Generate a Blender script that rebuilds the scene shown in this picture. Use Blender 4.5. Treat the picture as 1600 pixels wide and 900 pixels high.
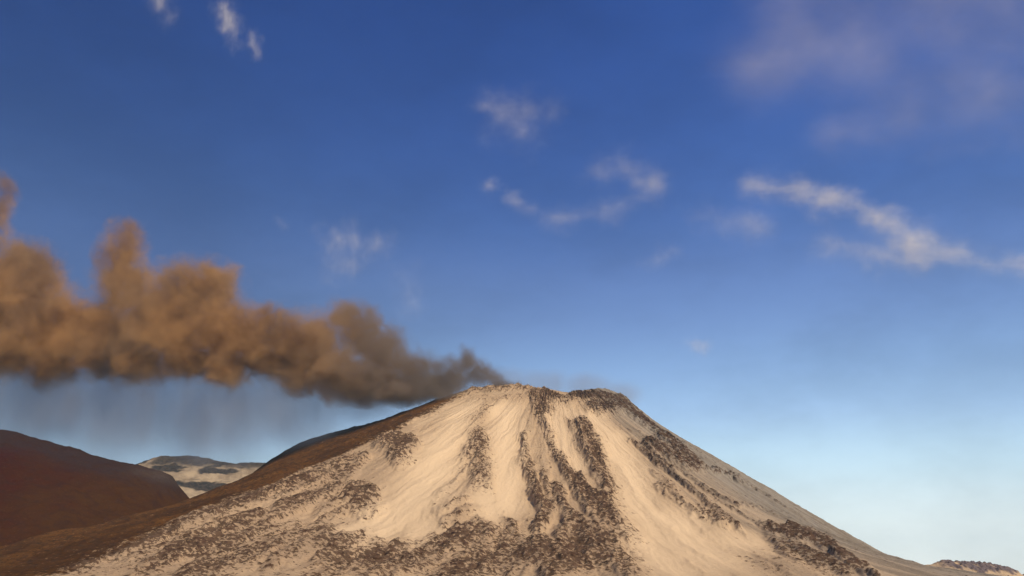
import numpy as np, math
# ------------------------------------------------------------ noise helpers
def _hash(ix, iy, seed):
    h = (ix.astype(np.int64) * 374761393 + iy.astype(np.int64) * 668265263 + seed * 1442695041) & 0xffffffff
    h = ((h ^ (h >> 13)) * 1274126177) & 0xffffffff
    return h ^ (h >> 16)

def perlin(x, y, seed=0):
    x = np.asarray(x, float); y = np.asarray(y, float)
    x0 = np.floor(x); y0 = np.floor(y); fx = x - x0; fy = y - y0
    def g(ix, iy, dx, dy):
        a = (_hash(ix, iy, seed) & 0xffff) * (2 * math.pi / 65536.0)
        return np.cos(a) * dx + np.sin(a) * dy
    u = fx * fx * fx * (fx * (fx * 6 - 15) + 10); v = fy * fy * fy * (fy * (fy * 6 - 15) + 10)
    a = g(x0, y0, fx, fy); b = g(x0 + 1, y0, fx - 1, fy)
    c = g(x0, y0 + 1, fx, fy - 1); d = g(x0 + 1, y0 + 1, fx - 1, fy - 1)
    return 1.5 * ((a + u * (b - a)) * (1 - v) + (c + u * (d - c)) * v)

def fbm(x, y, octv=4, seed=0, gain=0.5):
    s = 0; a = 1.0; t = 0
    for k in range(octv):
        s = s + a * perlin(x * 2 ** k, y * 2 ** k, seed + k * 17); t += a; a *= gain
    return s / t

def ridged(x, y, octv=4, seed=0):
    s = 0; a = 1.0; t = 0
    for k in range(octv):
        s = s + a * (1 - 2 * np.abs(perlin(x * 2 ** k, y * 2 ** k, seed + k * 31))); t += a; a *= 0.5
    return s / t

def sstep(a, b, x):
    t = np.clip((x - a) / (b - a), 0, 1); return t * t * (3 - 2 * t)

# ------------------------------------------------------------ the volcano
CX, CY = 190.0, 5000.0
# radial profiles (distance from the crater axis, height) by compass direction from the axis (deg, 0 = +X, -90 = towards the camera)
PROF = [
    (-180, [(0, 850), (250, 870), (430, 962), (620, 893), (840, 822), (1050, 772), (1220, 726), (1372, 610), (1480, 510), (1700, 375), (2100, 190), (2600, 50), (3300, -40), (3800, -60)]),
    (-150, [(0, 850), (250, 870), (420, 975), (620, 880), (840, 775), (1220, 600), (1480, 470), (1800, 335), (2200, 205), (2700, 75), (3300, -35), (3800, -60)]),
    (-116, [(0, 850), (250, 870), (410, 958), (620, 865), (840, 775), (1220, 610), (1700, 405), (2200, 225), (2785, 63), (3300, -30), (3800, -60)]),
    (-95, [(0, 850), (250, 870), (410, 936), (620, 822), (840, 706), (1220, 520), (1700, 302), (2100, 152), (2450, 48), (2900, -20), (3800, -60)]),
    (-70, [(0, 850), (250, 870), (420, 936), (620, 815), (840, 693), (1220, 495), (1700, 272), (2100, 130), (2450, 45), (2900, -20), (3800, -60)]),
    (-40, [(0, 850), (250, 870), (420, 905), (620, 745), (840, 595), (1220, 350), (1600, 120), (1900, 20), (2300, -25), (2900, -40), (3800, -60)]),
    (0, [(0, 850), (250, 870), (450, 865), (620, 728), (900, 530), (1300, 276), (1600, 106), (1850, 20), (2300, -35), (3800, -60)]),
    (60, [(0, 850), (250, 870), (430, 895), (900, 570), (1300, 330), (1700, 110), (2100, -10), (2800, -40), (3800, -60)]),
    (120, [(0, 850), (250, 870), (430, 895), (900, 660), (1760, 280), (2600, 20), (3200, -30), (3800, -60)]),
    (180, None),
]
def base_height(x, y):
    dx = x - CX; dy = y - CY
    r = np.hypot(dx, dy); a = np.degrees(np.arctan2(dy, dx))
    a = a + 5 * fbm(x / 700, y / 700, 2, 5)
    a = np.where(a > 180, a - 360, np.where(a < -180, a + 360, a))
    angs = [p[0] for p in PROF]; tabs = [p[1] or PROF[0][1] for p in PROF]
    R = np.arange(0, 3900, 20.0)
    T = []
    for t in tabs:
        z = np.interp(R, [q[0] for q in t], [q[1] for q in t])
        zp = np.pad(z, 4, mode='edge')
        T.append(np.convolve(zp, np.ones(9) / 9, 'valid') * 0.5 + z * 0.5)
    T = np.array(T)
    i = np.clip(np.searchsorted(angs, a, side='right') - 1, 0, len(angs) - 2)
    A = np.array(angs, float)
    w = np.clip((a - A[i]) / (A[i + 1] - A[i]), 0, 1); w = w * w * (3 - 2 * w) * 0.6 + w * 0.4
    rr = np.clip(r / 20.0, 0, len(R) - 1.001); k = rr.astype(int); f = rr - k
    z0 = T[i, k] * (1 - f) + T[i, k + 1] * f
    z1 = T[i + 1, k] * (1 - f) + T[i + 1, k + 1] * f
    h = z0 * (1 - w) + z1 * w
    # front spur at the lower right: a bench of sand with a rocky crest
    def ridge(p, q, hp, hq, wd, hh):
        px, py = p; qx, qy = q; L2 = (qx - px) ** 2 + (qy - py) ** 2
        t = np.clip(((x - px) * (qx - px) + (y - py) * (qy - py)) / L2, 0, 1)
        d = np.hypot(x - (px + t * (qx - px)), y - (py + t * (qy - py)))
        top = hp + t * (hq - hp)
        cand = top - hh * d * d / (d + wd)
        return cand
    s1 = np.maximum(ridge((560, 3780), (830, 3640), 268, 240, 90, .52), ridge((830, 3640), (1130, 3300), 240, 78, 90, .5))
    k = 14.0
    m = np.maximum(h, s1)
    h = m + k * np.log(np.exp((h - m) / k) + np.exp((s1 - m) / k))
    # crags on the rim
    for (bx, by, bz, br) in ((430, 4720, 42, 95), (540, 4760, 20, 70), (-10, 4600, 4, 60)):
        h = h + bz * np.exp(-((x - bx) ** 2 + (y - by) ** 2) / br ** 2)
    for (bx, by, bz, br) in ((270, 4600, -22, 75),):
        h = h + bz * np.exp(-((x - bx) ** 2 + (y - by) ** 2) / br ** 2)
    return h

def hill_height(x, y):
    """dark red scoria hill at the left"""
    pts = [(-3300, 4350, 640), (-2700, 4250, 690), (-2150, 4200, 662), (-1900, 4250, 600), (-1700, 4330, 545), (-1575, 4370, 520), (-1480, 4400, 494), (-1400, 4420, 385), (-1280, 4440, 210)]
    best = np.full(x.shape, -400.0)
    for (ax, ay, az), (bx, by, bz) in zip(pts[:-1], pts[1:]):
        L2 = (bx - ax) ** 2 + (by - ay) ** 2
        t = np.clip(((x - ax) * (bx - ax) + (y - ay) * (by - ay)) / L2, 0, 1)
        ex = x - (ax + t * (bx - ax)); ey = y - (ay + t * (by - ay)); d = np.hypot(ex, ey)
        v = az + t * (bz - az) - (0.50 * d * d / (d + 110))
        best = np.maximum(best, v)
    best = best - .9 * np.clip(x + 1500 - .25 * np.clip(4380 - y, 0, 800), 0, None)
    best = best + 14 * fbm(x / 260, y / 260, 3, 41) * sstep(0, 250, 700 - best) + 5 * fbm(x / 60, y / 60, 3, 43)
    return best

def ridge_height(x, y):
    """pale ridge far behind the saddle"""
    cx = np.array([-4200, -3300, -2800, -2560, -2420, -2250, -1950, -1700, -1400, -900]); cz = np.array([500, 700, 800, 868, 918, 915, 880, 872, 850, 500])
    top = np.interp(x, cx, cz)
    d = np.abs(y - 7000 - 60 * np.sin(x / 300))
    h = top - 0.55 * d * d / (d + 120)
    return h + 20 * fbm(x / 300, y / 300, 4, 61) + 14 * ridged(x / 120, y / 160, 3, 63) * sstep(0, 200, d)

def hump_height(x, y):
    """low sandy ridge beyond the right foot of the volcano"""
    cx = np.array([1150, 1350, 1450, 1560, 1640, 1700, 1760, 1900]); cz = np.array([20, 92, 106, 104, 98, 86, 60, 5])
    top = np.interp(x, cx, cz)
    d = np.abs(y - 3500 - .25 * (x - 1500))
    return top - 0.4 * d * d / (d + 60) + 5 * fbm(x / 60, y / 60, 3, 71)

# ------------------------------------------------------------ camera numbers (also used by the planning tool)
F = 35.0 / 36.0
PITCH = math.atan(480 / (1600 * F))

# rock ribs and sand chutes of the front face: ends (x, height), (x, height), half width, strength
ROCKS = [
    (-501, 574, -380, 522, 39.7, 0.9), (-435, 525, -382, 461, 38.0, 0.9), (-169, 671, -109, 756, 37.6, 0.5), (-138, 598, -82, 361, 47.6, 0.75), (-173, 527, -170, 418, 28.4, 0.7),
    (-151, 465, -74, 341, 36.4, 0.7), (-197, 922, 148, 900, 21.0, 0.6), (110, 866, 141, 728, 36.7, 0.95), (125, 728, 188, 473, 23.2, 0.95), (188, 473, 226, 339, 25.4, 0.95),
    (226, 339, 269, 248, 25.7, 0.95), (269, 248, 331, 137, 39.4, 0.9), (331, 137, 322, 62, 35.7, 0.55), (38, 609, 43, 505, 22.7, 0.75), (48, 488, 74, 324, 20.8, 0.85),
    (74, 324, 103, 247, 21.2, 0.9), (103, 247, 74, 178, 20.0, 0.8), (151, 352, 171, 200, 18.9, 0.7), (113, 409, 129, 247, 15.3, 0.55), (171, 200, 139, 116, 26.6, 0.7),
    (146, 881, 240, 805, 28.9, 0.95), (-187, 839, 143, 835, 25.9, 0.35), (167, 769, 251, 771, 22.4, 0.4), (278, 670, 323, 579, 44.6, 0.85), (302, 578, 320, 476, 47.4, 0.9),
    (320, 476, 332, 327, 39.4, 0.75), (332, 327, 372, 249, 19.3, 0.5), (296, 273, 318, 179, 24.4, 0.7), (289, 852, 528, 866, 32.7, 1.0), (365, 779, 554, 830, 40.9, 0.9),
    (522, 840, 598, 721, 38.2, 1.0), (586, 769, 699, 591, 34.2, 0.95), (648, 619, 710, 476, 34.4, 0.9), (560, 559, 681, 478, 35.9, 0.8), (722, 496, 895, 435, 10.4, 0.6),
    (895, 435, 1072, 321, 7.8, 0.5), (475, 588, 568, 441, 10.1, 0.6), (568, 441, 667, 259, 9.2, 0.62), (620, 445, 759, 290, 9.4, 0.5), (667, 259, 684, 190, 16.8, 0.65),
    (532, 557, 605, 411, 7.5, 0.5), (659, 369, 777, 225, 6.7, 0.45), (511, 361, 575, 255, 17.7, 0.55), (575, 255, 665, 194, 18.8, 0.7), (787, 292, 1019, 254, 9.3, 0.3),
    (795, 194, 901, 182, 20.8, 0.95), (852, 172, 961, 150, 26.6, 1.0), (961, 150, 938, 75, 23.3, 1.0), (809, 123, 856, 74, 33.6, 0.75), (791, 166, 760, 101, 27.1, 0.6),
    (915, 74, 920, 51, 16.1, 1.0), (655, 152, 702, 101, 47.5, 0.22), (480, 98, 827, 55, 53.2, 0.25), (-519, 302, -442, 288, 29.3, 0.9), (-474, 264, -414, 239, 26.3, 0.85),
    (-570, 240, -554, 264, 24.3, 0.55), (-754, 404, -549, 448, 32.8, 0.65), (-766, 307, -563, 383, 34.9, 0.75), (-834, 256, -679, 345, 33.9, 0.8), (-919, 184, -798, 267, 31.9, 0.9),
    (-981, 102, -914, 209, 33.3, 1.0), (-1020, 58, -929, 140, 34.1, 1.0), (-846, 73, -740, 168, 38.0, 0.85), (-725, 108, -655, 239, 33.2, 0.7), (-693, 239, -576, 315, 33.0, 0.75),
    (-733, 49, -590, 99, 38.7, 0.75), (-549, 73, -475, 130, 33.8, 0.65), (-666, 127, -589, 170, 25.2, 0.5), (-572, 171, -493, 240, 23.2, 0.5), (-681, 378, -614, 474, 23.4, 0.6),
    (-459, 130, -398, 141, 39.5, 0.95), (-438, 75, -330, 95, 44.0, 0.95), (-390, 121, -289, 114, 32.0, 0.8), (-310, 59, -197, 78, 37.0, 0.85), (-281, 143, -185, 96, 32.5, 0.6),
    (-230, 238, -157, 263, 24.2, 0.6), (-204, 195, -78, 242, 23.7, 0.55), (-206, 115, -72, 155, 36.9, 0.85), (-74, 176, 0, 116, 26.2, 0.7), (-128, 61, -34, 97, 41.7, 0.9),
    (0, 79, 101, 97, 38.7, 0.9), (-19, 221, 18, 136, 23.2, 0.6), (96, 61, 250, 136, 46.3, 0.9), (186, 178, 261, 116, 41.4, 0.85), (231, 79, 290, 62, 34.4, 0.8),
    (-227, 326, -175, 388, 21.9, 0.6), (-249, 286, -211, 239, 20.3, 0.45), (423, 303, 466, 252, 15.0, 0.4), (510, 421, 559, 363, 18.7, 0.4),
]
CHUTES = [
    (-213, 758, -243, 558, 57.5, 0.9), (-243, 558, -258, 428, 71.5, 0.95), (-258, 428, -299, 286, 82.7, 1.0), (-299, 286, -369, 194, 67.7, 0.95), (-369, 194, -448, 171, 34.1, 0.7),
    (-288, 238, -255, 174, 50.6, 0.8), (-27, 739, -20, 536, 57.4, 1.0), (-20, 536, -14, 281, 50.4, 1.0), (-81, 291, -59, 243, 41.3, 0.8), (181, 687, 209, 540, 41.6, 0.9),
    (209, 540, 243, 442, 29.2, 0.8), (222, 770, 270, 710, 38.7, 0.6), (354, 715, 394, 583, 40.0, 0.9), (402, 583, 425, 417, 49.4, 1.0), (425, 417, 424, 251, 57.8, 1.0),
    (424, 251, 526, 205, 57.7, 1.0), (434, 180, 531, 118, 76.5, 0.85), (385, 117, 421, 62, 63.7, 0.8), (555, 150, 708, 142, 35.0, 0.7), (-373, 687, -278, 771, 33.0, 0.5),
]
# puffs: centre x, y, z and radii along x, y, z in metres
PLUME = [
    (-93, 4755, 999, 100, 139, 44), (-201, 4721, 1036, 93, 130, 81), (-232, 4775, 1099, 63, 100, 75), (-338, 4697, 986, 129, 181, 74), (-466, 4583, 1011, 135, 189, 102), (-602, 4567, 1069, 144, 202, 150),
    (-720, 4522, 1176, 126, 176, 156), (-786, 4453, 1219, 104, 145, 101), (-916, 4471, 1101, 163, 228, 154), (-1040, 4359, 1118, 139, 194, 130), (-1123, 4373, 1212, 58, 100, 76), (-1155, 4377, 1043, 173, 242, 104),
    (-1293, 4329, 1125, 172, 241, 184), (-1395, 4325, 1319, 169, 236, 140), (-1507, 4324, 1334, 131, 183, 131), (-1345, 4389, 1370, 112, 157, 112), (-1532, 4264, 1152, 199, 278, 210), (-1747, 4292, 1324, 139, 194, 173),
    (-1770, 4297, 1510, 99, 139, 135), (-1732, 4251, 1580, 67, 100, 82), (-1809, 4207, 1424, 68, 100, 114), (-1849, 4321, 1123, 201, 281, 166), (-1957, 4226, 1055, 168, 235, 129), (-2139, 4253, 1267, 160, 224, 228),
    (-2245, 4330, 1453, 147, 205, 117), (-2102, 4280, 1113, 170, 239, 156), (-2299, 4297, 1236, 172, 241, 244), (-2377, 4332, 1680, 48, 100, 209), (-2333, 4240, 1801, 59, 100, 82), (-2549, 4360, 1330, 234, 328, 293),
    (-2818, 4363, 1346, 294, 411, 323), (-3193, 4385, 1384, 355, 497, 355), (-3724, 4519, 1458, 458, 641, 397), (-717, 4577, 931, 167, 234, 78), (-536, 4565, 904, 149, 208, 65), (-367, 4691, 929, 153, 214, 49),
    (-306, 4676, 1010, 123, 172, 80), (-151, 4807, 1022, 113, 159, 63), (-32, 4862, 1002, 95, 133, 32), (-2223, 4261, 1035, 169, 236, 124), (-2037, 4300, 995, 153, 214, 125), (-1836, 4281, 1026, 141, 198, 113),
    (-1655, 4301, 984, 158, 222, 113), (-1457, 4336, 1021, 171, 240, 114), (-1274, 4330, 967, 142, 199, 108), (-1106, 4421, 1023, 145, 204, 105), (-967, 4473, 966, 129, 181, 100), (-787, 4440, 980, 175, 245, 105),
    (-633, 4604, 973, 181, 253, 84), (-453, 4625, 953, 151, 212, 66), (-1954, 4250, 1163, 142, 198, 142), (-1644, 4236, 1101, 141, 197, 141), (-1443, 4324, 1213, 144, 202, 173), (-1180, 4343, 1114, 115, 161, 144),
    (-1001, 4465, 1069, 147, 206, 118), (-2446, 4303, 1060, 228, 319, 142), (-1091, 5052, 1068, 126, 151, 86), (-922, 5046, 1026, 138, 166, 79), (-741, 5055, 1001, 138, 166, 66), (-575, 5038, 998, 144, 173, 56),
    (-421, 5037, 1024, 132, 158, 46), (-291, 5060, 1056, 119, 143, 40),
]
VEIL = [
    (-2129, 4430, 819, 360, 324, 265), (-1722, 4428, 795, 388, 349, 276), (-1340, 4497, 793, 393, 354, 280), (-1006, 4558, 843, 340, 306, 249), (-732, 4689, 889, 290, 261, 140), (-730, 4662, 929, 213, 192, 122),
    (-589, 4756, 948, 186, 167, 99), (-469, 4792, 971, 188, 169, 81), (-2708, 4514, 900, 412, 371, 206),
]
RIM_SMOKE = [
    (-33, 5009, 1045, 164, 262, 79), (163, 5006, 1025, 196, 314, 92), (376, 5006, 1011, 196, 314, 85), (536, 4985, 968, 162, 260, 84),
]
CLOUDS = {
    'a': [(-3551, 8651, 5782, 88, 100, 77), (-3521, 8645, 5717, 85, 96, 74), (-3494, 8647, 5657, 81, 91, 70), (-3467, 8648, 5597, 77, 87, 67), (-3444, 8660, 5543, 73, 83, 64), (-3412, 8647, 5475, 69, 78, 60), (-3386, 8650, 5416, 66, 74, 57)],
    'b': [(-3023, 9211, 5906, 78, 88, 68), (-3003, 9217, 5856, 76, 86, 66), (-2982, 9219, 5803, 74, 84, 64), (-2960, 9214, 5746, 72, 81, 62), (-2936, 9206, 5687, 70, 79, 61), (-2916, 9211, 5637, 68, 77, 59), (-2896, 9214, 5585, 66, 74, 57), (-2871, 9204, 5526, 64, 72, 55), (-2853, 9213, 5479, 62, 70, 54), (-2728, 9209, 5598, 46, 52, 40), (-2716, 9212, 5561, 45, 51, 39), (-2705, 9212, 5524, 44, 49, 38), (-2693, 9212, 5486, 42, 48, 37), (-2681, 9211, 5447, 41, 46, 36), (-2669, 9211, 5409, 40, 45, 35), (-2656, 9208, 5370, 38, 43, 33)],
    'c': [(-375, 10977, 5661, 126, 142, 109), (-281, 10968, 5652, 126, 142, 109), (-188, 10977, 5653, 126, 142, 109), (-94, 10978, 5650, 126, 142, 109), (0, 10984, 5649, 126, 142, 109), (94, 10974, 5641, 126, 142, 109), (187, 10965, 5632, 126, 142, 109), (281, 10978, 5635, 126, 142, 109), (375, 10970, 5627, 126, 142, 109), (469, 10983, 5630, 126, 142, 109), (0, 10972, 5486, 215, 243, 187), (148, 10972, 5452, 197, 222, 171), (296, 10992, 5427, 179, 202, 156)],
    'd': [(1348, 13796, 6091, 177, 200, 154), (1469, 13795, 6106, 174, 197, 152), (1590, 13795, 6122, 172, 194, 149), (1711, 13799, 6139, 169, 191, 147), (1831, 13788, 6150, 166, 188, 145), (1920, 13801, 5916, 199, 225, 173), (2092, 13811, 5869, 177, 200, 154), (2010, 13801, 5781, 165, 187, 144), (1913, 13806, 5726, 158, 179, 138), (1816, 13810, 5670, 152, 171, 132), (1718, 13807, 5611, 145, 164, 126), (1621, 13805, 5553, 138, 156, 120), (1524, 13806, 5496, 131, 149, 114), (1524, 13807, 5496, 153, 173, 133), (1427, 13793, 5472, 149, 169, 130), (1331, 13799, 5456, 145, 164, 126), (1236, 13796, 5436, 141, 160, 123), (1140, 13794, 5417, 137, 155, 119), (1045, 13801, 5401, 133, 150, 116), (949, 13795, 5380, 129, 146, 112), (855, 13802, 5364, 125, 141, 109), (759, 13801, 5346, 121, 137, 105), (664, 13792, 5324, 117, 132, 102), (569, 13798, 5308, 113, 128, 98), (474, 13797, 5289, 109, 123, 95), (475, 13803, 5352, 98, 111, 85), (415, 13793, 5386, 97, 110, 84), (356, 13794, 5425, 96, 108, 83), (297, 13799, 5465, 94, 107, 82), (238, 13798, 5503, 93, 105, 81), (179, 13802, 5543, 92, 104, 80), (119, 13797, 5579, 90, 102, 79), (60, 13795, 5617, 89, 101, 78), (0, 13805, 5660, 88, 99, 76)],
    'e': [(-332, 13269, 5638, 95, 108, 83), (-272, 13268, 5618, 87, 99, 76), (-212, 13270, 5599, 79, 90, 69), (-152, 13271, 5579, 71, 81, 62), (-92, 13270, 5559, 64, 72, 55)],
    'f': [(-2908, 15653, 5669, 209, 236, 182), (-2875, 15665, 5485, 200, 226, 174), (-2837, 15641, 5289, 191, 216, 166), (-2804, 15650, 5106, 183, 206, 159), (-2685, 15655, 5932, 124, 140, 107), (-2677, 15659, 5823, 125, 142, 109), (-2669, 15661, 5714, 127, 144, 111), (-2657, 15645, 5598, 129, 146, 112), (-2650, 15653, 5492, 131, 148, 114), (-2642, 15659, 5385, 133, 150, 115), (-2631, 15643, 5271, 134, 152, 117), (-3896, 15653, 6046, 74, 84, 65), (-3858, 15649, 5987, 68, 77, 59), (-3824, 15654, 5932, 62, 70, 54), (-2429, 15662, 5446, 159, 180, 138), (-2281, 15653, 5499, 159, 180, 139), (-2132, 15640, 5551, 159, 180, 139)],
    'g': [(-1923, 16984, 5361, 263, 298, 229), (-1874, 16997, 5185, 223, 252, 194), (-1824, 17009, 5010, 184, 207, 160)],
    'h': [(3025, 14660, 5684, 186, 210, 161), (3178, 14673, 5671, 189, 214, 165), (3326, 14665, 5650, 193, 218, 168), (3475, 14661, 5631, 197, 223, 171), (3628, 14674, 5618, 201, 227, 175), (3775, 14662, 5595, 205, 231, 178), (3925, 14664, 5578, 208, 236, 181), (3524, 14676, 5561, 208, 236, 181), (3713, 14668, 5408, 162, 183, 140)],
    'i': [(3504, 13551, 5778, 119, 135, 104), (3609, 13545, 5769, 126, 143, 110), (3713, 13537, 5759, 133, 151, 116), (3821, 13544, 5755, 141, 159, 122), (3930, 13554, 5753, 148, 167, 129), (4034, 13547, 5743, 155, 175, 135), (4143, 13558, 5740, 162, 184, 141), (4135, 13532, 5729, 162, 183, 141), (4248, 13541, 5697, 160, 181, 139), (4361, 13552, 5665, 158, 178, 137), (4470, 13550, 5628, 155, 176, 135), (4578, 13547, 5590, 153, 173, 133), (4688, 13549, 5555, 151, 171, 131), (4690, 13554, 5556, 140, 159, 122), (4776, 13549, 5520, 139, 157, 120), (4862, 13546, 5484, 137, 155, 119), (4950, 13546, 5450, 135, 153, 118), (5038, 13549, 5416, 134, 151, 116), (5122, 13541, 5379, 132, 149, 115), (5212, 13549, 5348, 130, 147, 113), (5299, 13548, 5313, 129, 146, 112)],
    'j': [(5384, 16089, 5827, 227, 257, 198), (5541, 16079, 5775, 231, 261, 201), (5695, 16064, 5721, 235, 266, 204), (5861, 16081, 5679, 239, 271, 208), (6024, 16092, 5634, 244, 275, 212), (6180, 16085, 5583, 247, 280, 215), (6339, 16085, 5535, 251, 284, 219), (5954, 16077, 5533, 176, 199, 153), (5996, 16076, 5417, 163, 184, 142), (6042, 16085, 5305, 150, 170, 131)],
    'k': [(6295, 16075, 6174, 165, 187, 144), (6441, 16094, 6097, 180, 203, 156), (6579, 16095, 6013, 194, 220, 169), (6718, 16098, 5930, 209, 236, 182), (6844, 16073, 5837, 223, 252, 194), (6980, 16072, 5753, 237, 268, 206), (7128, 16099, 5679, 252, 285, 219), (7117, 16081, 5650, 227, 256, 197), (7275, 16078, 5614, 214, 242, 186), (7437, 16081, 5580, 201, 227, 175), (7600, 16089, 5548, 189, 213, 164), (7753, 16076, 5509, 176, 199, 153), (7754, 16084, 5489, 138, 156, 120), (7863, 16088, 5478, 140, 159, 122), (7971, 16089, 5465, 143, 161, 124), (8071, 16075, 5448, 145, 164, 126), (8187, 16091, 5441, 147, 166, 128), (8290, 16083, 5426, 149, 169, 130), (8397, 16083, 5413, 152, 171, 132), (8506, 16086, 5402, 154, 174, 134), (8610, 16080, 5387, 156, 176, 136), (8724, 16093, 5379, 158, 179, 138), (8823, 16078, 5361, 161, 182, 140), (8934, 16086, 5351, 163, 184, 142)],
    'l': [(3487, 12393, 7006, 463, 523, 402), (3960, 12431, 7195, 535, 605, 465), (4437, 12463, 7383, 607, 687, 528), (4908, 12465, 7556, 679, 768, 591), (4874, 12378, 7503, 675, 763, 587), (5543, 12434, 7641, 653, 738, 568), (6206, 12463, 7762, 630, 712, 548), (4290, 12407, 5982, 242, 273, 210), (4486, 12417, 6034, 251, 283, 218), (4684, 12430, 6089, 260, 294, 226), (4878, 12432, 6138, 269, 304, 234), (5066, 12418, 6180, 278, 314, 241), (5264, 12427, 6233, 287, 324, 249), (5459, 12429, 6283, 296, 334, 257), (5647, 12412, 6323, 304, 344, 265), (5655, 12430, 6332, 345, 391, 300), (6022, 12426, 6453, 412, 466, 359), (6399, 12437, 6581, 480, 543, 418), (6764, 12422, 6697, 548, 619, 476), (7128, 12403, 6811, 615, 695, 535), (3661, 12416, 8045, 421, 476, 366), (4042, 12452, 8111, 444, 502, 386), (4393, 12396, 8116, 463, 524, 403), (4762, 12391, 8155, 484, 548, 421), (5127, 12378, 8189, 505, 571, 439), (5531, 12452, 8280, 530, 599, 461), (5912, 12466, 8332, 552, 624, 480), (6251, 12395, 8327, 571, 645, 496), (6625, 12397, 8371, 593, 670, 515), (6995, 12389, 8408, 614, 694, 534), (7395, 12431, 8479, 638, 721, 555), (5760, 12420, 5796, 201, 227, 175), (5960, 12433, 5834, 218, 246, 189), (6141, 12408, 5854, 234, 265, 204), (6350, 12437, 5900, 252, 285, 219), (6534, 12419, 5923, 268, 303, 233), (6738, 12436, 5964, 286, 323, 248), (6933, 12437, 5996, 303, 342, 263), (6295, 12465, 7046, 620, 701, 540), (6742, 12420, 7172, 620, 701, 539), (7221, 12432, 7331, 623, 704, 542)],
    'm': [(3170, 17001, 4211, 116, 132, 101), (3258, 16995, 4186, 110, 124, 95), (3347, 17000, 4164, 103, 117, 90)],
    'n': [(2332, 16382, 5497, 115, 130, 100), (2408, 16382, 5532, 115, 130, 100), (2481, 16368, 5562, 115, 130, 100), (2558, 16378, 5601, 115, 130, 100), (2633, 16373, 5634, 115, 130, 100), (2708, 16370, 5669, 115, 130, 100), (2784, 16370, 5704, 115, 130, 100)],
}
PLUME_D = 0.085
VEIL_D = 0.0037
CLOUD_D = 0.45
HAZE_D = 1.0e-5
EXPOSURE = 0.2
# ============================================================ Blender scene
import bpy, bmesh, random
from mathutils import Vector, Matrix

scene = bpy.context.scene
COL = scene.collection
for o in list(bpy.data.objects):
    bpy.data.objects.remove(o)

def tag(o, label, cat, kind=None, group=None):
    o['label'] = label; o['category'] = cat
    if kind: o['kind'] = kind
    if group: o['group'] = group
    return o

def link(name, me, mat):
    o = bpy.data.objects.new(name, me); COL.objects.link(o)
    if mat: me.materials.append(mat)
    return o

def grid_mesh(name, P, close=False, attrs=None, tip=False):
    """P: (n, m, 3) array of points -> quad sheet (closed in the first direction if asked)"""
    n, m = P.shape[:2]
    me = bpy.data.meshes.new(name)
    idx = np.arange(n * m).reshape(n, m)
    if close: idx = np.vstack([idx, idx[:1]])
    q = np.stack([idx[:-1, :-1], idx[1:, :-1], idx[1:, 1:], idx[:-1, 1:]], -1).reshape(-1, 4)
    me.vertices.add(n * m); me.vertices.foreach_set('co', P.reshape(-1).astype(np.float32))
    me.loops.add(q.size); me.loops.foreach_set('vertex_index', q.reshape(-1).astype(np.int32))
    me.polygons.add(len(q)); me.polygons.foreach_set('loop_start', np.arange(0, q.size, 4, dtype=np.int32))
    me.polygons.foreach_set('use_smooth', np.ones(len(q), bool))
    for k, v in (attrs or {}).items():
        a = me.attributes.new(k, 'FLOAT', 'POINT'); a.data.foreach_set('value', v.reshape(-1).astype(np.float32))
    me.update(calc_edges=True); me.validate()
    return me

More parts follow.
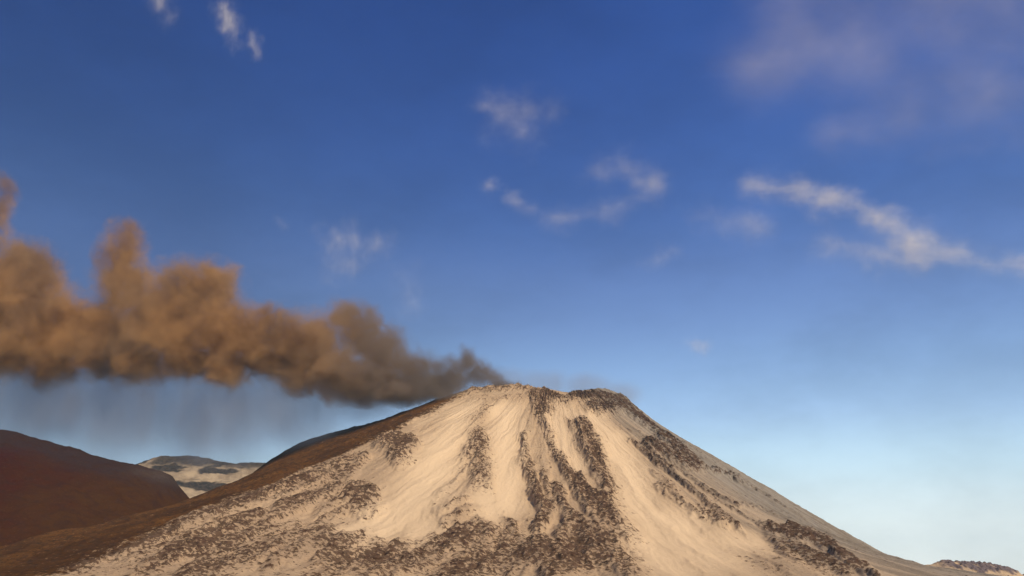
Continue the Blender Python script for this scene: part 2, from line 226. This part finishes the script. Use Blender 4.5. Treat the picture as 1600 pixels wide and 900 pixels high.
# ------------------------------------------------------------ node helpers
class NT:
    def __init__(self, tree):
        self.t = tree; tree.nodes.clear()
    def n(self, typ, **kw):
        nd = self.t.nodes.new(typ)
        for k, v in kw.items():
            if k == 'ins':
                for a, b in v.items(): self.set(nd, a, b)
            else: setattr(nd, k, v)
        return nd
    def set(self, nd, a, b):
        s = nd.inputs[a]
        if isinstance(b, bpy.types.NodeSocket): self.t.links.new(b, s)
        elif isinstance(b, bpy.types.Node): self.t.links.new(b.outputs[0], s)
        else: s.default_value = b
    def math(self, op, a, b=None, c=None, clamp=False):
        nd = self.n('ShaderNodeMath', operation=op, use_clamp=clamp)
        for i, v in enumerate((a, b, c)):
            if v is not None: self.set(nd, i, v)
        return nd.outputs[0]
    def vmath(self, op, a, b=None, scale=None):
        nd = self.n('ShaderNodeVectorMath', operation=op)
        self.set(nd, 0, a)
        if b is not None: self.set(nd, 1, b)
        if scale is not None: self.set(nd, 'Scale', scale)
        return nd.outputs['Value'] if op in ('LENGTH', 'DISTANCE', 'DOT_PRODUCT') else nd.outputs[0]
    def ramp(self, fac, lo, hi, smooth=True, to0=0.0, to1=1.0):
        nd = self.n('ShaderNodeMapRange', interpolation_type='SMOOTHSTEP' if smooth else 'LINEAR', clamp=True) if True else None
        self.set(nd, 0, fac); self.set(nd, 1, lo); self.set(nd, 2, hi); self.set(nd, 3, to0); self.set(nd, 4, to1)
        return nd.outputs[0]
    def noise(self, vec, scale, detail=3, rough=0.55, dist=0.0):
        nd = self.n('ShaderNodeTexNoise', noise_dimensions='3D')
        if vec is not None: self.set(nd, 'Vector', vec)
        self.set(nd, 'Scale', scale); self.set(nd, 'Detail', detail); self.set(nd, 'Roughness', rough); self.set(nd, 'Distortion', dist)
        return nd.outputs[0]
    def mix(self, fac, a, b, blend='MIX'):
        nd = self.n('ShaderNodeMix', data_type='RGBA', blend_type=blend, clamp_factor=True)
        for nm, v in (('Factor', fac),):
            self.set_sock(nd.inputs[0], v)
        self.set_sock(nd.inputs[6], a); self.set_sock(nd.inputs[7], b)
        return nd.outputs[2]
    def set_sock(self, s, b):
        if isinstance(b, bpy.types.NodeSocket): self.t.links.new(b, s)
        else:
            s.default_value = (*b, 1.0) if isinstance(b, tuple) and len(b) == 3 else b
    def attr(self, name):
        return self.n('ShaderNodeAttribute', attribute_type='GEOMETRY', attribute_name=name).outputs['Fac']

def material(name):
    m = bpy.data.materials.new(name); m.use_nodes = True
    return m, NT(m.node_tree)

def finish_surface(t, color, bump_h=None, bump_d=1.0, rough=0.95):
    b = t.n('ShaderNodeBsdfPrincipled')
    t.set_sock(b.inputs['Base Color'], color); b.inputs['Roughness'].default_value = rough
    b.inputs['Specular IOR Level'].default_value = 0.0
    if bump_h is not None:
        bp = t.n('ShaderNodeBump'); bp.inputs['Distance'].default_value = bump_d; bp.inputs['Strength'].default_value = 1.0
        t.set(bp, 'Height', bump_h); t.set(b, 'Normal', bp.outputs[0])
    o = t.n('ShaderNodeOutputMaterial'); t.set(o, 'Surface', b.outputs[0])

def positions(t):
    return t.n('ShaderNodeNewGeometry').outputs['Position']

# ------------------------------------------------------------ light
SUN_AZ = math.radians(42)      # to the right of straight behind the camera
SUN_EL = math.radians(40)
sdir = Vector((math.sin(SUN_AZ) * math.cos(SUN_EL), -math.cos(SUN_AZ) * math.cos(SUN_EL), math.sin(SUN_EL)))
sl = bpy.data.lights.new('sun', 'SUN'); sl.energy = 4.2; sl.angle = math.radians(0.6); sl.color = (1.0, 0.86, 0.66)
so = bpy.data.objects.new('sun', sl); COL.objects.link(so)
so.rotation_euler = sdir.to_track_quat('Z', 'Y').to_euler(); so.location = (0, 0, 9000)

w = bpy.data.worlds.new('World'); scene.world = w; w.use_nodes = True
t = NT(w.node_tree)
sky = t.n('ShaderNodeTexSky', sky_type='NISHITA', sun_disc=False, sun_elevation=SUN_EL,
          sun_rotation=math.atan2(sdir.x, sdir.y), altitude=2500, air_density=1.0, dust_density=0.6, ozone_density=2.6)
# deeper, clearer blue than the plain model: per-channel response, a little darker away to the left
SKY = 0.07
gd = t.n('ShaderNodeTexCoord').outputs['Generated']
sx = t.n('ShaderNodeSeparateXYZ'); t.set(sx, 0, gd)
west = t.math('MULTIPLY', t.ramp(sx.outputs[0], -.05, -.42), t.ramp(sx.outputs[2], .40, .16))
pre = t.vmath('SCALE', t.vmath('SCALE', sky.outputs[0], scale=SKY), scale=t.math('MULTIPLY', t.math('SUBTRACT', 1.0, t.math('MULTIPLY', west, .30)), t.ramp(sx.outputs[0], -.1, .45, True, 1.0, 1.16)))
cv = t.n('ShaderNodeRGBCurve'); t.set(cv, 'Color', pre)
for ci, pts in enumerate((
    [(0, 0), (.053, .026), (.095, .112), (.127, .21), (.152, .305), (.21, .50), (.30, .70), (.36, .76), (1, 1)],
    [(0, 0), (.092, .070), (.168, .205), (.22, .355), (.26, .48), (.344, .68), (.44, .79), (.515, .83), (1, 1)],
    [(0, 0), (.189, .275), (.313, .455), (.396, .64), (.44, .73), (.524, .79), (.623, .80), (1, .92)])):
    c = cv.mapping.curves[ci]
    while len(c.points) > 2: c.points.remove(c.points[1])
    c.points[0].location = pts[0]; c.points[-1].location = pts[-1]
    for q in pts[1:-1]: c.points.new(*q)
cv.mapping.update()
side = t.ramp(sx.outputs[0], -.5, .25, True, .66, 1.02)
soft = t.noise(t.vmath('MULTIPLY', gd, (1, 1, 2.0)), 4.5, 6, .6)
side = t.math('MULTIPLY', side, t.ramp(soft, .3, .7, True, .90, 1.10))
hs = t.vmath('SCALE', t.vmath('SCALE', cv.outputs[0], scale=side), scale=1.0 / SKY)
bg = t.n('ShaderNodeBackground'); t.set(bg, 'Color', hs); bg.inputs['Strength'].default_value = SKY
wo = t.n('ShaderNodeOutputWorld'); t.set(wo, 'Surface', bg.outputs[0])

# ------------------------------------------------------------ volcano
def capsules(L, x, z):
    m = np.zeros(x.shape)
    for x0, z0, x1, z1, wd, s in L:
        pad = wd * 2
        sel = (x > min(x0, x1) - pad) & (x < max(x0, x1) + pad) & (z > min(z0, z1) - pad) & (z < max(z0, z1) + pad)
        if not sel.any(): continue
        xs = x[sel]; zs = z[sel]
        L2 = (x1 - x0) ** 2 + (z1 - z0) ** 2 + 1e-6
        k = np.clip(((xs - x0) * (x1 - x0) + (zs - z0) * (z1 - z0)) / L2, 0, 1)
        d = np.hypot(xs - x0 - k * (x1 - x0), zs - z0 - k * (z1 - z0)) / wd
        m[sel] = np.maximum(m[sel], s * (1 - sstep(0.0, 2.1, d)))
    return m

def build_volcano():
    th = np.concatenate([np.linspace(-200, 25, 2500, endpoint=False), np.linspace(25, 160, 420, endpoint=False)])
    th = np.radians(th)
    rr = np.concatenate([np.linspace(2, 380, 50, endpoint=False), np.linspace(380, 2900, 820, endpoint=False), np.linspace(2900, 3000, 20, endpoint=False), np.linspace(3000, 3800, 40)])
    TH, RR = np.meshgrid(th, rr, indexing='ij')
    X = CX + RR * np.cos(TH); Y = CY + RR * np.sin(TH)
    Zb = base_height(X, Y)
    arc = TH * 1400.0
    front = sstep(5250, 5000, Y)
    # rock fields in front elevation coordinates (x, height)
    wx = 26 * fbm(X / 85, Zb / 85, 4, 11, .65); wz = 34 * fbm(X / 85, Zb / 85, 4, 12, .65)
    rk = capsules(ROCKS, X + wx, Zb + wz); ch = capsules(CHUTES, X + wx * .7, Zb + wz * .7)
    rk = np.maximum(np.minimum(rk * 1.18, 1.0), .17) * (1 - 0.9 * ch)
    out = sstep(390, 450, RR) * sstep(3400, 2300, RR)
    low = (0.40 * sstep(520, 60, Zb) * sstep(500, -350, X) + .16 * sstep(300, 60, Zb)) * np.clip(0.75 + 1.1 * fbm(X / 150, Zb / 100, 4, 15), 0, 1.5) + 0.12 * (1 - ch) * sstep(.1, .5, fbm(arc / 110, RR / 420, 3, 16))
    back = 0.75 * sstep(-.05, .45, fbm(arc / 160, RR / 600, 4, 17))
    rk = (front * np.maximum(rk, low * (1 - ch)) + (1 - front) * back)
    # shade of the plume on the left flank, painted as a dark brown mask
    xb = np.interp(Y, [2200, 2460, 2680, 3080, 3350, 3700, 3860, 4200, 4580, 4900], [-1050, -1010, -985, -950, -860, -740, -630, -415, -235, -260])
    ash = sstep(85, -95, X - xb + 95 * fbm(X / 150, Y / 230, 5, 21, .6) + 45 * fbm(X / 40, Y / 60, 3, 22)) * sstep(5600, 5200, Y)  # 'ash' is the mask of the painted plume shade
    inside = sstep(430, 340, RR)
    # relief
    rough = np.clip(rk * 1.3, 0, 1) * (1 - .85 * ash)
    gul = ridged(arc / 95 + wx / 120, RR / 1100, 4, 26)
    rib = fbm(arc / 230, RR / 1500, 3, 25) * 30 + gul * 20
    side = sstep(-75, -45, np.degrees(TH)) * sstep(100, 60, np.degrees(TH))
    Z = Zb + rib * sstep(450, 900, RR) * sstep(3300, 2400, RR) * (0.35 + 0.65 * np.maximum(rough, .7 * side))
    Z += side * out * (5 * fbm(arc / 60, RR / 160, 4, 27) + 3.5 * ridged(arc / 40, RR / 70, 3, 28))
    Z += 12 * sstep(.15, .8, rk) * out - 6 * ch * out
    u = arc; v = RR * 0.40
    fall = fbm(u / 17, RR / 330, 3, 39)                 # fall-line grain
    lump = ridged(u / 58 + wx / 40, v / 62 + wz / 50, 4, 34)
    n1 = perlin(u / 27 + wx / 50, v / 30, 31) * .45 + perlin(u / 13, v / 13.5, 32) * .5 + .55 * perlin(u / 6.4, v / 6.4, 33)
    nn = n1 + .45 * lump + .55 * fall - .10
    blk = fbm(u / 75 + wx / 60, v / 110, 3, 47)             # larger blocks and bare gaps
    thr = .82 - 1.0 * rk - .55 * blk * sstep(.05, .4, rk)
    b = sstep(thr, thr + .34, nn) * sstep(.02, .2, rk)
    b = b * (1 - .70 * ash)
    Z += (rough * (7 * lump + 4.5 * n1 + 4 * fall) + b * 1.6) * np.where(RR < 330, .4, 1)
    Z += ash * (12.0 * fbm(u / 75, v / 75, 4, 37) + 8 * ridged(u / 110, v / 260, 4, 38) + 3.5 * ridged(u / 22, v / 26, 3, 40))  # extra relief within the painted plume shade
    Z += 0.8 * fbm(u / 18, v / 30, 3, 36)
    # long streaks of grey talus on the right flank, fine fall-line streaks elsewhere
    st = fbm(arc / 26, RR / 700, 4, 45)
    streak = sstep(-.28, .28, st) * (1 - .8 * ch * front) * (0.18 + 0.82 * sstep(-88, -60, np.degrees(TH)) * sstep(60, 30, np.degrees(TH)))
    P = np.stack([X, Y, Z], -1)
    me = grid_mesh('volcano', P, close=True, attrs={'rock': b, 'field': rk, 'ash': ash, 'block': blk, 'streak': streak, 'grey': sstep(-82, -55, np.degrees(TH)) * sstep(80, 40, np.degrees(TH)) * (1 - ch), 'crater': inside, 'chute': ch * front})  # 'ash' carries the painted shade of the left flank
    m, t = material('volcanic slope')
    pos = positions(t)
    big = t.noise(pos, 0.004, 4, .6); mid = t.noise(pos, 0.03, 4, .62); fine = t.noise(pos, 0.16, 4, .7)
    sand = t.mix(t.ramp(big, .35, .68), (.41, .285, .175), (.49, .345, .210))
    sand = t.mix(t.ramp(mid, .42, .75, True, 0, .35), sand, (.36, .25, .145))
    grit = t.math('MULTIPLY', t.ramp(fine, .44, .66), t.math('ADD', t.math('MULTIPLY', t.attr('field'), 1.0), .12))
    sand = t.mix(grit, sand, (.20, .135, .085))
    sand = t.mix(t.math('MULTIPLY', t.ramp(t.attr('field'), .05, .8), .55), sand, (.27, .18, .11))
    sand = t.mix(t.math('MULTIPLY', t.attr('grey'), .95), sand, (.225, .195, .16))  # right flank greyed in colour to imitate haze and weaker sun
    sand = t.mix(t.math('MULTIPLY', t.attr('streak'), .8), sand, (.165, .13, .095))
    sand = t.mix(t.math('MULTIPLY', t.attr('chute'), .9), sand, (.62, .455, .285))
    rockc = t.mix(t.ramp(mid, .35, .65), (.026, .011, .005), (.070, .037, .022))
    rockc = t.mix(t.ramp(fine, .35, .7, True, 0, .35), rockc, (.17, .10, .06))
    # boulders: dark specks in the sand and pale dust pockets in the rock, sizes from about 6 to 20 m
    sp = t.math('ADD', t.math('MULTIPLY', t.noise(pos, .058, 4, .68), .66), t.math('MULTIPLY', t.noise(pos, .14, 3, .65), .34))
    fld = t.attr('field')
    dark = t.ramp(t.math('SUBTRACT', sp, t.math('MULTIPLY_ADD', t.math('MULTIPLY_ADD', t.attr('block'), .35, fld), -.215, .640)), .0, .035)
    dark = t.math('MULTIPLY', dark, t.ramp(fld, .06, .22))
    pale = t.math('MULTIPLY', t.ramp(sp, .515, .455), .92)
    rk = t.math('MAXIMUM', t.math('MULTIPLY', t.attr('rock'), t.math('SUBTRACT', 1.0, pale)), t.math('MULTIPLY', dark, .88))
    c = t.mix(rk, sand, rockc)
    shadec = t.mix(t.ramp(big, .36, .64), (.058, .024, .007), (.100, .042, .010))  # dark browns for the shade painted on the left flank
    shadec = t.mix(t.ramp(mid, .45, .75, True, 0, .6), shadec, (.055, .033, .02))
    shadec = t.mix(t.ramp(sp, .50, .60, True, 0, .75), shadec, (.028, .015, .009))
    shadec = t.mix(t.ramp(sp, .44, .38, True, 0, .4), shadec, (.17, .095, .045))
    am = t.ramp(t.math('ADD', t.attr('ash'), t.math('MULTIPLY', t.math('SUBTRACT', sp, .5), 2.2)), .25, .80)  # 'ash' is the painted plume shade, edge broken up by noise
    c = t.mix(t.math('MULTIPLY', am, t.ramp(t.attr('ash'), .02, .2)), c, shadec)
    c = t.mix(t.math('MULTIPLY', t.attr('crater'), .8), c, (.10, .075, .06))
    h = t.math('ADD', t.math('MULTIPLY', fine, 2.2), t.math('MULTIPLY', mid, 3.0))
    finish_surface(t, c, h, .9)
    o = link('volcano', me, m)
    return tag(o, 'broad sand and dark rock volcano cone that smokes at its crater', 'volcano', 'structure')

def patch(name, hf, x0, x1, nx, y0, y1, ny, mat, attrs=None):
    X, Y = np.meshgrid(np.linspace(x0, x1, nx), np.linspace(y0, y1, ny), indexing='ij')
    Z = hf(X, Y)
    A = attrs(X, Y, Z) if attrs else {}
    if '_dz' in A: Z = Z + A.pop('_dz')
    return link(name, grid_mesh(name, np.stack([X, Y, Z], -1), attrs=A), mat)

volcano = build_volcano()

m, t = material('dark red scoria')
pos = positions(t)
big = t.noise(pos, 0.0035, 4, .6); mid = t.noise(pos, 0.02, 4, .65); fine = t.noise(pos, 0.12, 4, .7)
c = t.mix(t.ramp(big, .4, .62), (.034, .0035, .0018), (.038, .0075, .0022))
c = t.mix(t.attr('brown'), c, (.048, .019, .004))
c = t.mix(t.attr('crest'), c, (.028, .018, .019))
c = t.mix(t.ramp(mid, .46, .66, True, 0, .65), c, (.030, .011, .006))
c = t.mix(t.ramp(fine, .52, .70, True, 0, .5), c, (.075, .032, .014))
c = t.mix(t.attr('scree'), c, t.mix(t.ramp(fine, .45, .62), (.16, .12, .09), (.05, .037, .036)))
finish_surface(t, c, t.math('ADD', t.math('MULTIPLY', mid, 6), t.math('MULTIPLY', fine, 2)), .9)
def hill_attrs(X, Y, Z):
    n = fbm(X / 180, Y / 180, 4, 51)
    top = np.interp(X, [-3300, -2700, -2150, -1900, -1700, -1530, -1380, -1200], [640, 690, 662, 600, 545, 512, 478, 330])
    dep = top - Z
    return {'brown': sstep(-2000, -1450, X + 220 * n) * .9, 'crest': sstep(115, 40, dep + 45 * n) * .85,
            'scree': sstep(-1640, -1500, X + 70 * n - .25 * np.clip(dep, 0, 400)) * sstep(70, 20, dep) * .25,
            '_dz': 4 * ridged(X / 90, Y / 140, 4, 53) * (.5 + sstep(-1950, -1500, X)) + 6 * ridged(X / 150 + n, Y / 500, 3, 54) + 2.5 * fbm(X / 22, Y / 22, 3, 55)}
hill = patch('red_hill', hill_height, -3500, -1080, 520, 2600, 5300, 520, m, hill_attrs)
tag(hill, 'dark red rounded scoria hill left of the smoking volcano', 'hill', 'structure')

m, t = material('pale scree')
pos = positions(t)
mid = t.noise(pos, 0.008, 5, .62); fine = t.noise(pos, 0.05, 4, .65)
c = t.mix(t.ramp(mid, .40, .60), (.34, .26, .17), (.24, .18, .12))
c = t.mix(t.attr('dark'), c, t.mix(t.ramp(fine, .4, .6), (.028, .026, .024), (.060, .048, .040)))
finish_surface(t, c, t.math('MULTIPLY', fine, 5), 1)
def ridge_attrs(X, Y, Z):
    n = fbm(X / 230, Z / 70, 4, 66)
    top = sstep(120, 60, 915 - Z + 50 * n) * sstep(-2480, -2380, X) * .95
    return {'dark': np.clip(np.maximum(top, sstep(-.02, .2, n)), 0, 1), '_dz': 8 * ridged(X / 70, Y / 70, 3, 67)}
ridge = patch('distant_ridge', ridge_height, -4300, -800, 520, 6200, 8200, 240, m, ridge_attrs)
tag(ridge, 'small pale distant ridge seen through the saddle left of the volcano', 'ridge', 'structure')

m, t = material('hazy sand ridge')
pos = positions(t)
mid = t.noise(pos, 0.02, 4, .62); fine = t.noise(pos, 0.1, 4, .65)
c = t.mix(t.ramp(mid, .40, .62), (.46, .33, .20), (.34, .25, .17))
c = t.mix(t.attr('dark'), c, (.13, .10, .10))
finish_surface(t, c, t.math('MULTIPLY', fine, 3), 1)
def hump_attrs(X, Y, Z):
    n = fbm(X / 40, Z / 24, 3, 76)
    d = sstep(-.05, .25, n + .45 * sstep(50, 95, Z) - .15) * sstep(1400, 1470, X)
    return {'dark': d, '_dz': 7 * d * (0.6 + perlin(X / 13, Y / 13, 78))}
hump = patch('sandy_ridge', hump_height, 1100, 2000, 420, 3050, 4200, 300, m, hump_attrs)
tag(hump, 'low sandy ridge with grey boulders beyond the right foot of the volcano', 'ridge', 'structure')

# ------------------------------------------------------------ ground sheet to the horizon
m, t = material('dry ground')
pos = positions(t)
c = t.mix(t.ramp(t.noise(pos, 0.01, 5, .6), .35, .65), (.36, .27, .17), (.22, .16, .10))
finish_surface(t, c, t.noise(pos, .4, 4, .6), .4)
R = np.concatenate([np.linspace(0.5, 60, 40), np.geomspace(64, 42000, 120)]); A = np.radians(np.linspace(0, 360, 160, endpoint=False))
AA, RR = np.meshgrid(A, R, indexing='ij')
GX = RR * np.cos(AA); GY = RR * np.sin(AA)
GZ = -1.8 + fbm(GX / 90, GY / 90, 3, 81) * .5 - 7 * sstep(100, 1600, RR) + fbm(GX / 900, GY / 900, 3, 82) * 6 * sstep(200, 1500, RR)
ground = link('ground', grid_mesh('ground', np.stack([GX, GY, GZ], -1), close=True), m)
tag(ground, 'flat dry sandy ground at the foot of the volcano', 'ground', 'structure')

# ------------------------------------------------------------ ash plume (a real volume, its own local frame: +X runs downwind)
def new_from_remesh(name, parts, voxel, mat, smooth=2):
    """parts: list of (centre, radii) ellipsoids -> one closed hull mesh"""
    bm = bmesh.new()
    for c, r in parts:
        mt = Matrix.Translation(c) @ Matrix.Diagonal((*r, 1.0))
        bmesh.ops.create_icosphere(bm, subdivisions=3, radius=1.0, matrix=mt)
    me = bpy.data.meshes.new(name + '_raw'); bm.to_mesh(me); bm.free()
    o = bpy.data.objects.new(name + '_raw', me); COL.objects.link(o)
    md = o.modifiers.new('r', 'REMESH'); md.mode = 'VOXEL'; md.voxel_size = voxel
    if smooth:
        ms = o.modifiers.new('s', 'SMOOTH'); ms.factor = .5; ms.iterations = smooth
    dg = bpy.context.evaluated_depsgraph_get()
    res = bpy.data.meshes.new_from_object(o.evaluated_get(dg)); res.name = name
    bpy.data.objects.remove(o); bpy.data.meshes.remove(me)
    return link(name, res, mat)

def puff_field(t, puffs, pos, k):
    """largest of the soft ellipsoid distances 1 - |p| (1 at a puff's centre, 0 on its skin)"""
    cur = None
    for (x, y, z, a, b, c) in puffs:
        q = t.vmath('MULTIPLY', t.vmath('SUBTRACT', pos, (x, y, z)), (1.0 / a, 1.0 / b, 1.0 / c))
        f = t.math('SUBTRACT', 1.0, t.vmath('LENGTH', q))
        cur = f if cur is None else t.math('SMOOTH_MAX', cur, f, k)
    return cur

def finish_volume(t, mat, dens, color, aniso=0.0):
    v = t.n('ShaderNodeVolumePrincipled')
    t.set(v, 'Density', dens); t.set_sock(v.inputs['Color'], color); v.inputs['Anisotropy'].default_value = aniso
    o = t.n('ShaderNodeOutputMaterial'); t.set(o, 'Volume', v.outputs[0])
    mat.cycles.homogeneous_volume = False

# brown ash plume
m, t = material('ash plume')
pos = positions(t)
warp = t.n('ShaderNodeTexNoise', noise_dimensions='3D'); t.set(warp, 'Vector', pos)
warp.inputs['Scale'].default_value = 0.006; warp.inputs['Detail'].default_value = 3
wv = t.vmath('SCALE', t.vmath('SUBTRACT', warp.outputs['Color'], (.5, .5, .5)), scale=150.0)
p2 = t.vmath('ADD', pos, wv)
F = puff_field(t, PLUME, p2, .16)
n1 = t.noise(p2, 0.012, 6, .68)
f = t.math('ADD', F, t.math('MULTIPLY', t.math('SUBTRACT', n1, .44), 2.0))
d = t.ramp(f, -.22, 1.30)
d = t.math('MULTIPLY', d, d)
px = t.n('ShaderNodeSeparateXYZ'); t.set(px, 0, pos)
young = t.math('MULTIPLY', t.ramp(px.outputs[0], -700, -150, True, 1.0, .55), t.ramp(px.outputs[0], -130, 130, True, 1.0, .22))
thin_top = t.ramp(px.outputs[2], 1330, 1760, True, 1.0, .38)
d = t.math('MULTIPLY', t.math('MULTIPLY', d, t.math('MULTIPLY', young, thin_top)), PLUME_D)
tone = t.ramp(t.math('ADD', px.outputs[0], t.math('MULTIPLY', t.math('SUBTRACT', n1, .5), 900)), -1150, -250, True, 0, 1)
n3 = t.noise(pos, .0045, 4, .6)
col = t.mix(t.ramp(t.math('ADD', t.math('MULTIPLY', n1, .55), t.math('MULTIPLY', n3, .45)), .38, .60), (.24, .115, .04), (.66, .39, .16))
greyer = t.noise(pos, .0032, 3, .55)
col = t.mix(t.ramp(greyer, .42, .68, True, 0, .5), col, (.38, .28, .20))
col = t.mix(tone, col, (.27, .215, .175))
finish_volume(t, m, d, col, 0.0)
hullp = [((x, y, z), (a * 1.2 + 15, b * 1.2 + 15, c * 1.2 + 15)) for x, y, z, a, b, c in PLUME]
plume = new_from_remesh('ash_plume', hullp, 22, m)
tag(plume, 'billowing orange brown ash plume that drifts left from the crater', 'smoke')

# thin veils: falling ash under the plume, and pale smoke that lingers over the rim
def thin_veil(name, puffs, mat_name, dens, color, vox):
    m, t = material(mat_name)
    pos = positions(t)
    F = puff_field(t, puffs, pos, .2)
    st = t.noise(t.vmath('MULTIPLY', pos, (1, 1, .28)), 0.010, 4, .6)
    bl = t.noise(pos, 0.005, 3, .55)
    d = t.math('MULTIPLY', t.ramp(t.math('ADD', F, t.math('MULTIPLY', t.math('SUBTRACT', bl, .5), .8)), 0, .7), t.ramp(st, .25, .75, True, .4, 1.2))
    finish_volume(t, m, t.math('MULTIPLY', d, dens), color, 0.0)
    return new_from_remesh(name, [((x, y, z), (a, b, c)) for x, y, z, a, b, c in puffs], vox, m)
veil = thin_veil('falling_ash', VEIL, 'falling ash veil', VEIL_D, (.58, .62, .74), 30)
tag(veil, 'thin blue grey veil of falling ash beneath the brown plume', 'ash veil', 'stuff')
rims = thin_veil('rim_smoke', RIM_SMOKE, 'thin crater smoke', .0022, (.50, .50, .54), 14)
tag(rims, 'thin grey smoke that lingers low over the crater rim right of the plume', 'smoke')

# ------------------------------------------------------------ clouds: each one its own volume
CL = {
 'a': ('short pale upright cloud wisp at the top left edge of the sky', .7, (1.2, 1, .3)),
 'b': ('slanting white cloud wisp with a small second tuft, high at the left', .8, (1.2, 1, .3)),
 'c': ('small flat topped pinkish cloud puff alone in the upper middle of the sky', .6, (.38, 1, 1)),
 'd': ('curled white cloud wisp shaped like a hook with a long tail to the left', .6, (.38, 1, 1)),
 'e': ('tiny faint cloud scrap left of the hooked cloud wisp', .5, (.38, 1, 1)),
 'f': ('faint ragged cloud wisp just above the middle of the ash plume', .5, (1.2, 1, .35)),
 'g': ('small faint cloud tuft above the right end of the ash plume', .45, (1.2, 1, .35)),
 'h': ('soft grey pink cloud patch just left of the long white band', .5, (.7, 1, 1)),
 'i': ('bright white cloud band that slopes down to the right', 1.25, (.38, 1, 1.2)),
 'j': ('dim cloud patch under the end of the bright sloping band', .75, (.8, 1, 1)),
 'k': ('brightest long cloud streak running out at the right edge', 1.9, (.38, 1, 1.2)),
 'l': ('large thin mauve veil of cloud across the upper right sky', .46, (.7, 1, 1.2)),
 'm': ('tiny lone white cloud speck above the right shoulder of the volcano', .7, (1, 1, 1)),
 'n': ('very faint slanting cloud trace below the hooked wisp', .25, (1, 1, 1)),
}
for key, puffs in CLOUDS.items():
    label, dn, strch = CL[key]
    size = sum(p[5] for p in puffs) / len(puffs)
    puffs = [(x, y, z, a * 3.0, b * 3.0, c * 3.0) for x, y, z, a, b, c in puffs]
    m, t = material('thin cloud')
    pos = positions(t)
    wn = t.n('ShaderNodeTexNoise', noise_dimensions='3D'); t.set(wn, 'Vector', t.vmath('MULTIPLY', pos, strch))
    wn.inputs['Scale'].default_value = .55 / size; wn.inputs['Detail'].default_value = 4; wn.inputs['Roughness'].default_value = .6
    wv = t.vmath('SCALE', t.vmath('SUBTRACT', wn.outputs['Color'], (.5, .5, .5)), scale=size * 1.9)
    pw = t.vmath('ADD', pos, wv)
    F = puff_field(t, puffs, pw, .35)
    big = t.noise(pw, .24 / size, 4, .6)
    nz = t.noise(t.vmath('MULTIPLY', pw, strch), 0.6 / size, 5, .58)
    body = t.ramp(t.math('ADD', F, t.math('MULTIPLY', t.math('SUBTRACT', big, .5), 1.1 if key == 'l' else 1.8 if key in 'dk' else 2.3)), .0, 1.45)
    body = t.math('POWER', body, 2.8)
    d = t.math('MULTIPLY', body, t.ramp(nz, .28, .76, True, .2, 1.0))
    d = t.math('MULTIPLY', d, CLOUD_D * dn / size)
    finish_volume(t, m, d, (.98, .90, .86) if key == 'l' else (.99, .94, .88), 0.0)
    o = new_from_remesh('cloud', [((x, y, z), (a * 1.15, b * 1.15, c * 1.15)) for x, y, z, a, b, c in puffs], size * .28, m)
    tag(o, label, 'cloud')

# ------------------------------------------------------------ haze: one even box of air
m, t = material('air')
v = t.n('ShaderNodeVolumePrincipled'); v.inputs['Color'].default_value = (.50, .78, 1.0, 1); v.inputs['Density'].default_value = HAZE_D
o = t.n('ShaderNodeOutputMaterial'); t.set(o, 'Volume', v.outputs[0])
bm = bmesh.new(); bmesh.ops.create_cube(bm, size=1.0)
for vv in bm.verts: vv.co = Vector((vv.co.x * 90000, vv.co.y * 90000, -60 + (vv.co.z + .5) * 2400))
me = bpy.data.meshes.new('haze'); bm.to_mesh(me); bm.free()
haze = link('haze', me, m); tag(haze, 'pale thin air that fades the far slopes', 'haze', 'stuff')

# ------------------------------------------------------------ camera and render settings
cd = bpy.data.cameras.new('camera'); cd.sensor_width = 36; cd.lens = 35; cd.clip_end = 200000; cd.clip_start = .5
cam = bpy.data.objects.new('camera', cd); COL.objects.link(cam)
cam.location = (0, 0, 0); cam.rotation_euler = (math.pi / 2 + PITCH, 0, 0)
scene.camera = cam
vs = scene.view_settings
scene.display_settings.display_device = 'sRGB'
vs.view_transform = 'Standard'; vs.look = 'None'; vs.gamma = 1.0; vs.exposure = EXPOSURE; vs.use_curve_mapping = False
cy = scene.cycles
cy.max_bounces = 6; cy.diffuse_bounces = 2; cy.glossy_bounces = 1; cy.transmission_bounces = 2; cy.transparent_max_bounces = 32
cy.volume_bounces = 3; cy.volume_step_rate = 1.0; cy.volume_max_steps = 256
cy.use_denoising = True; cy.use_adaptive_sampling = True; cy.adaptive_threshold = .02
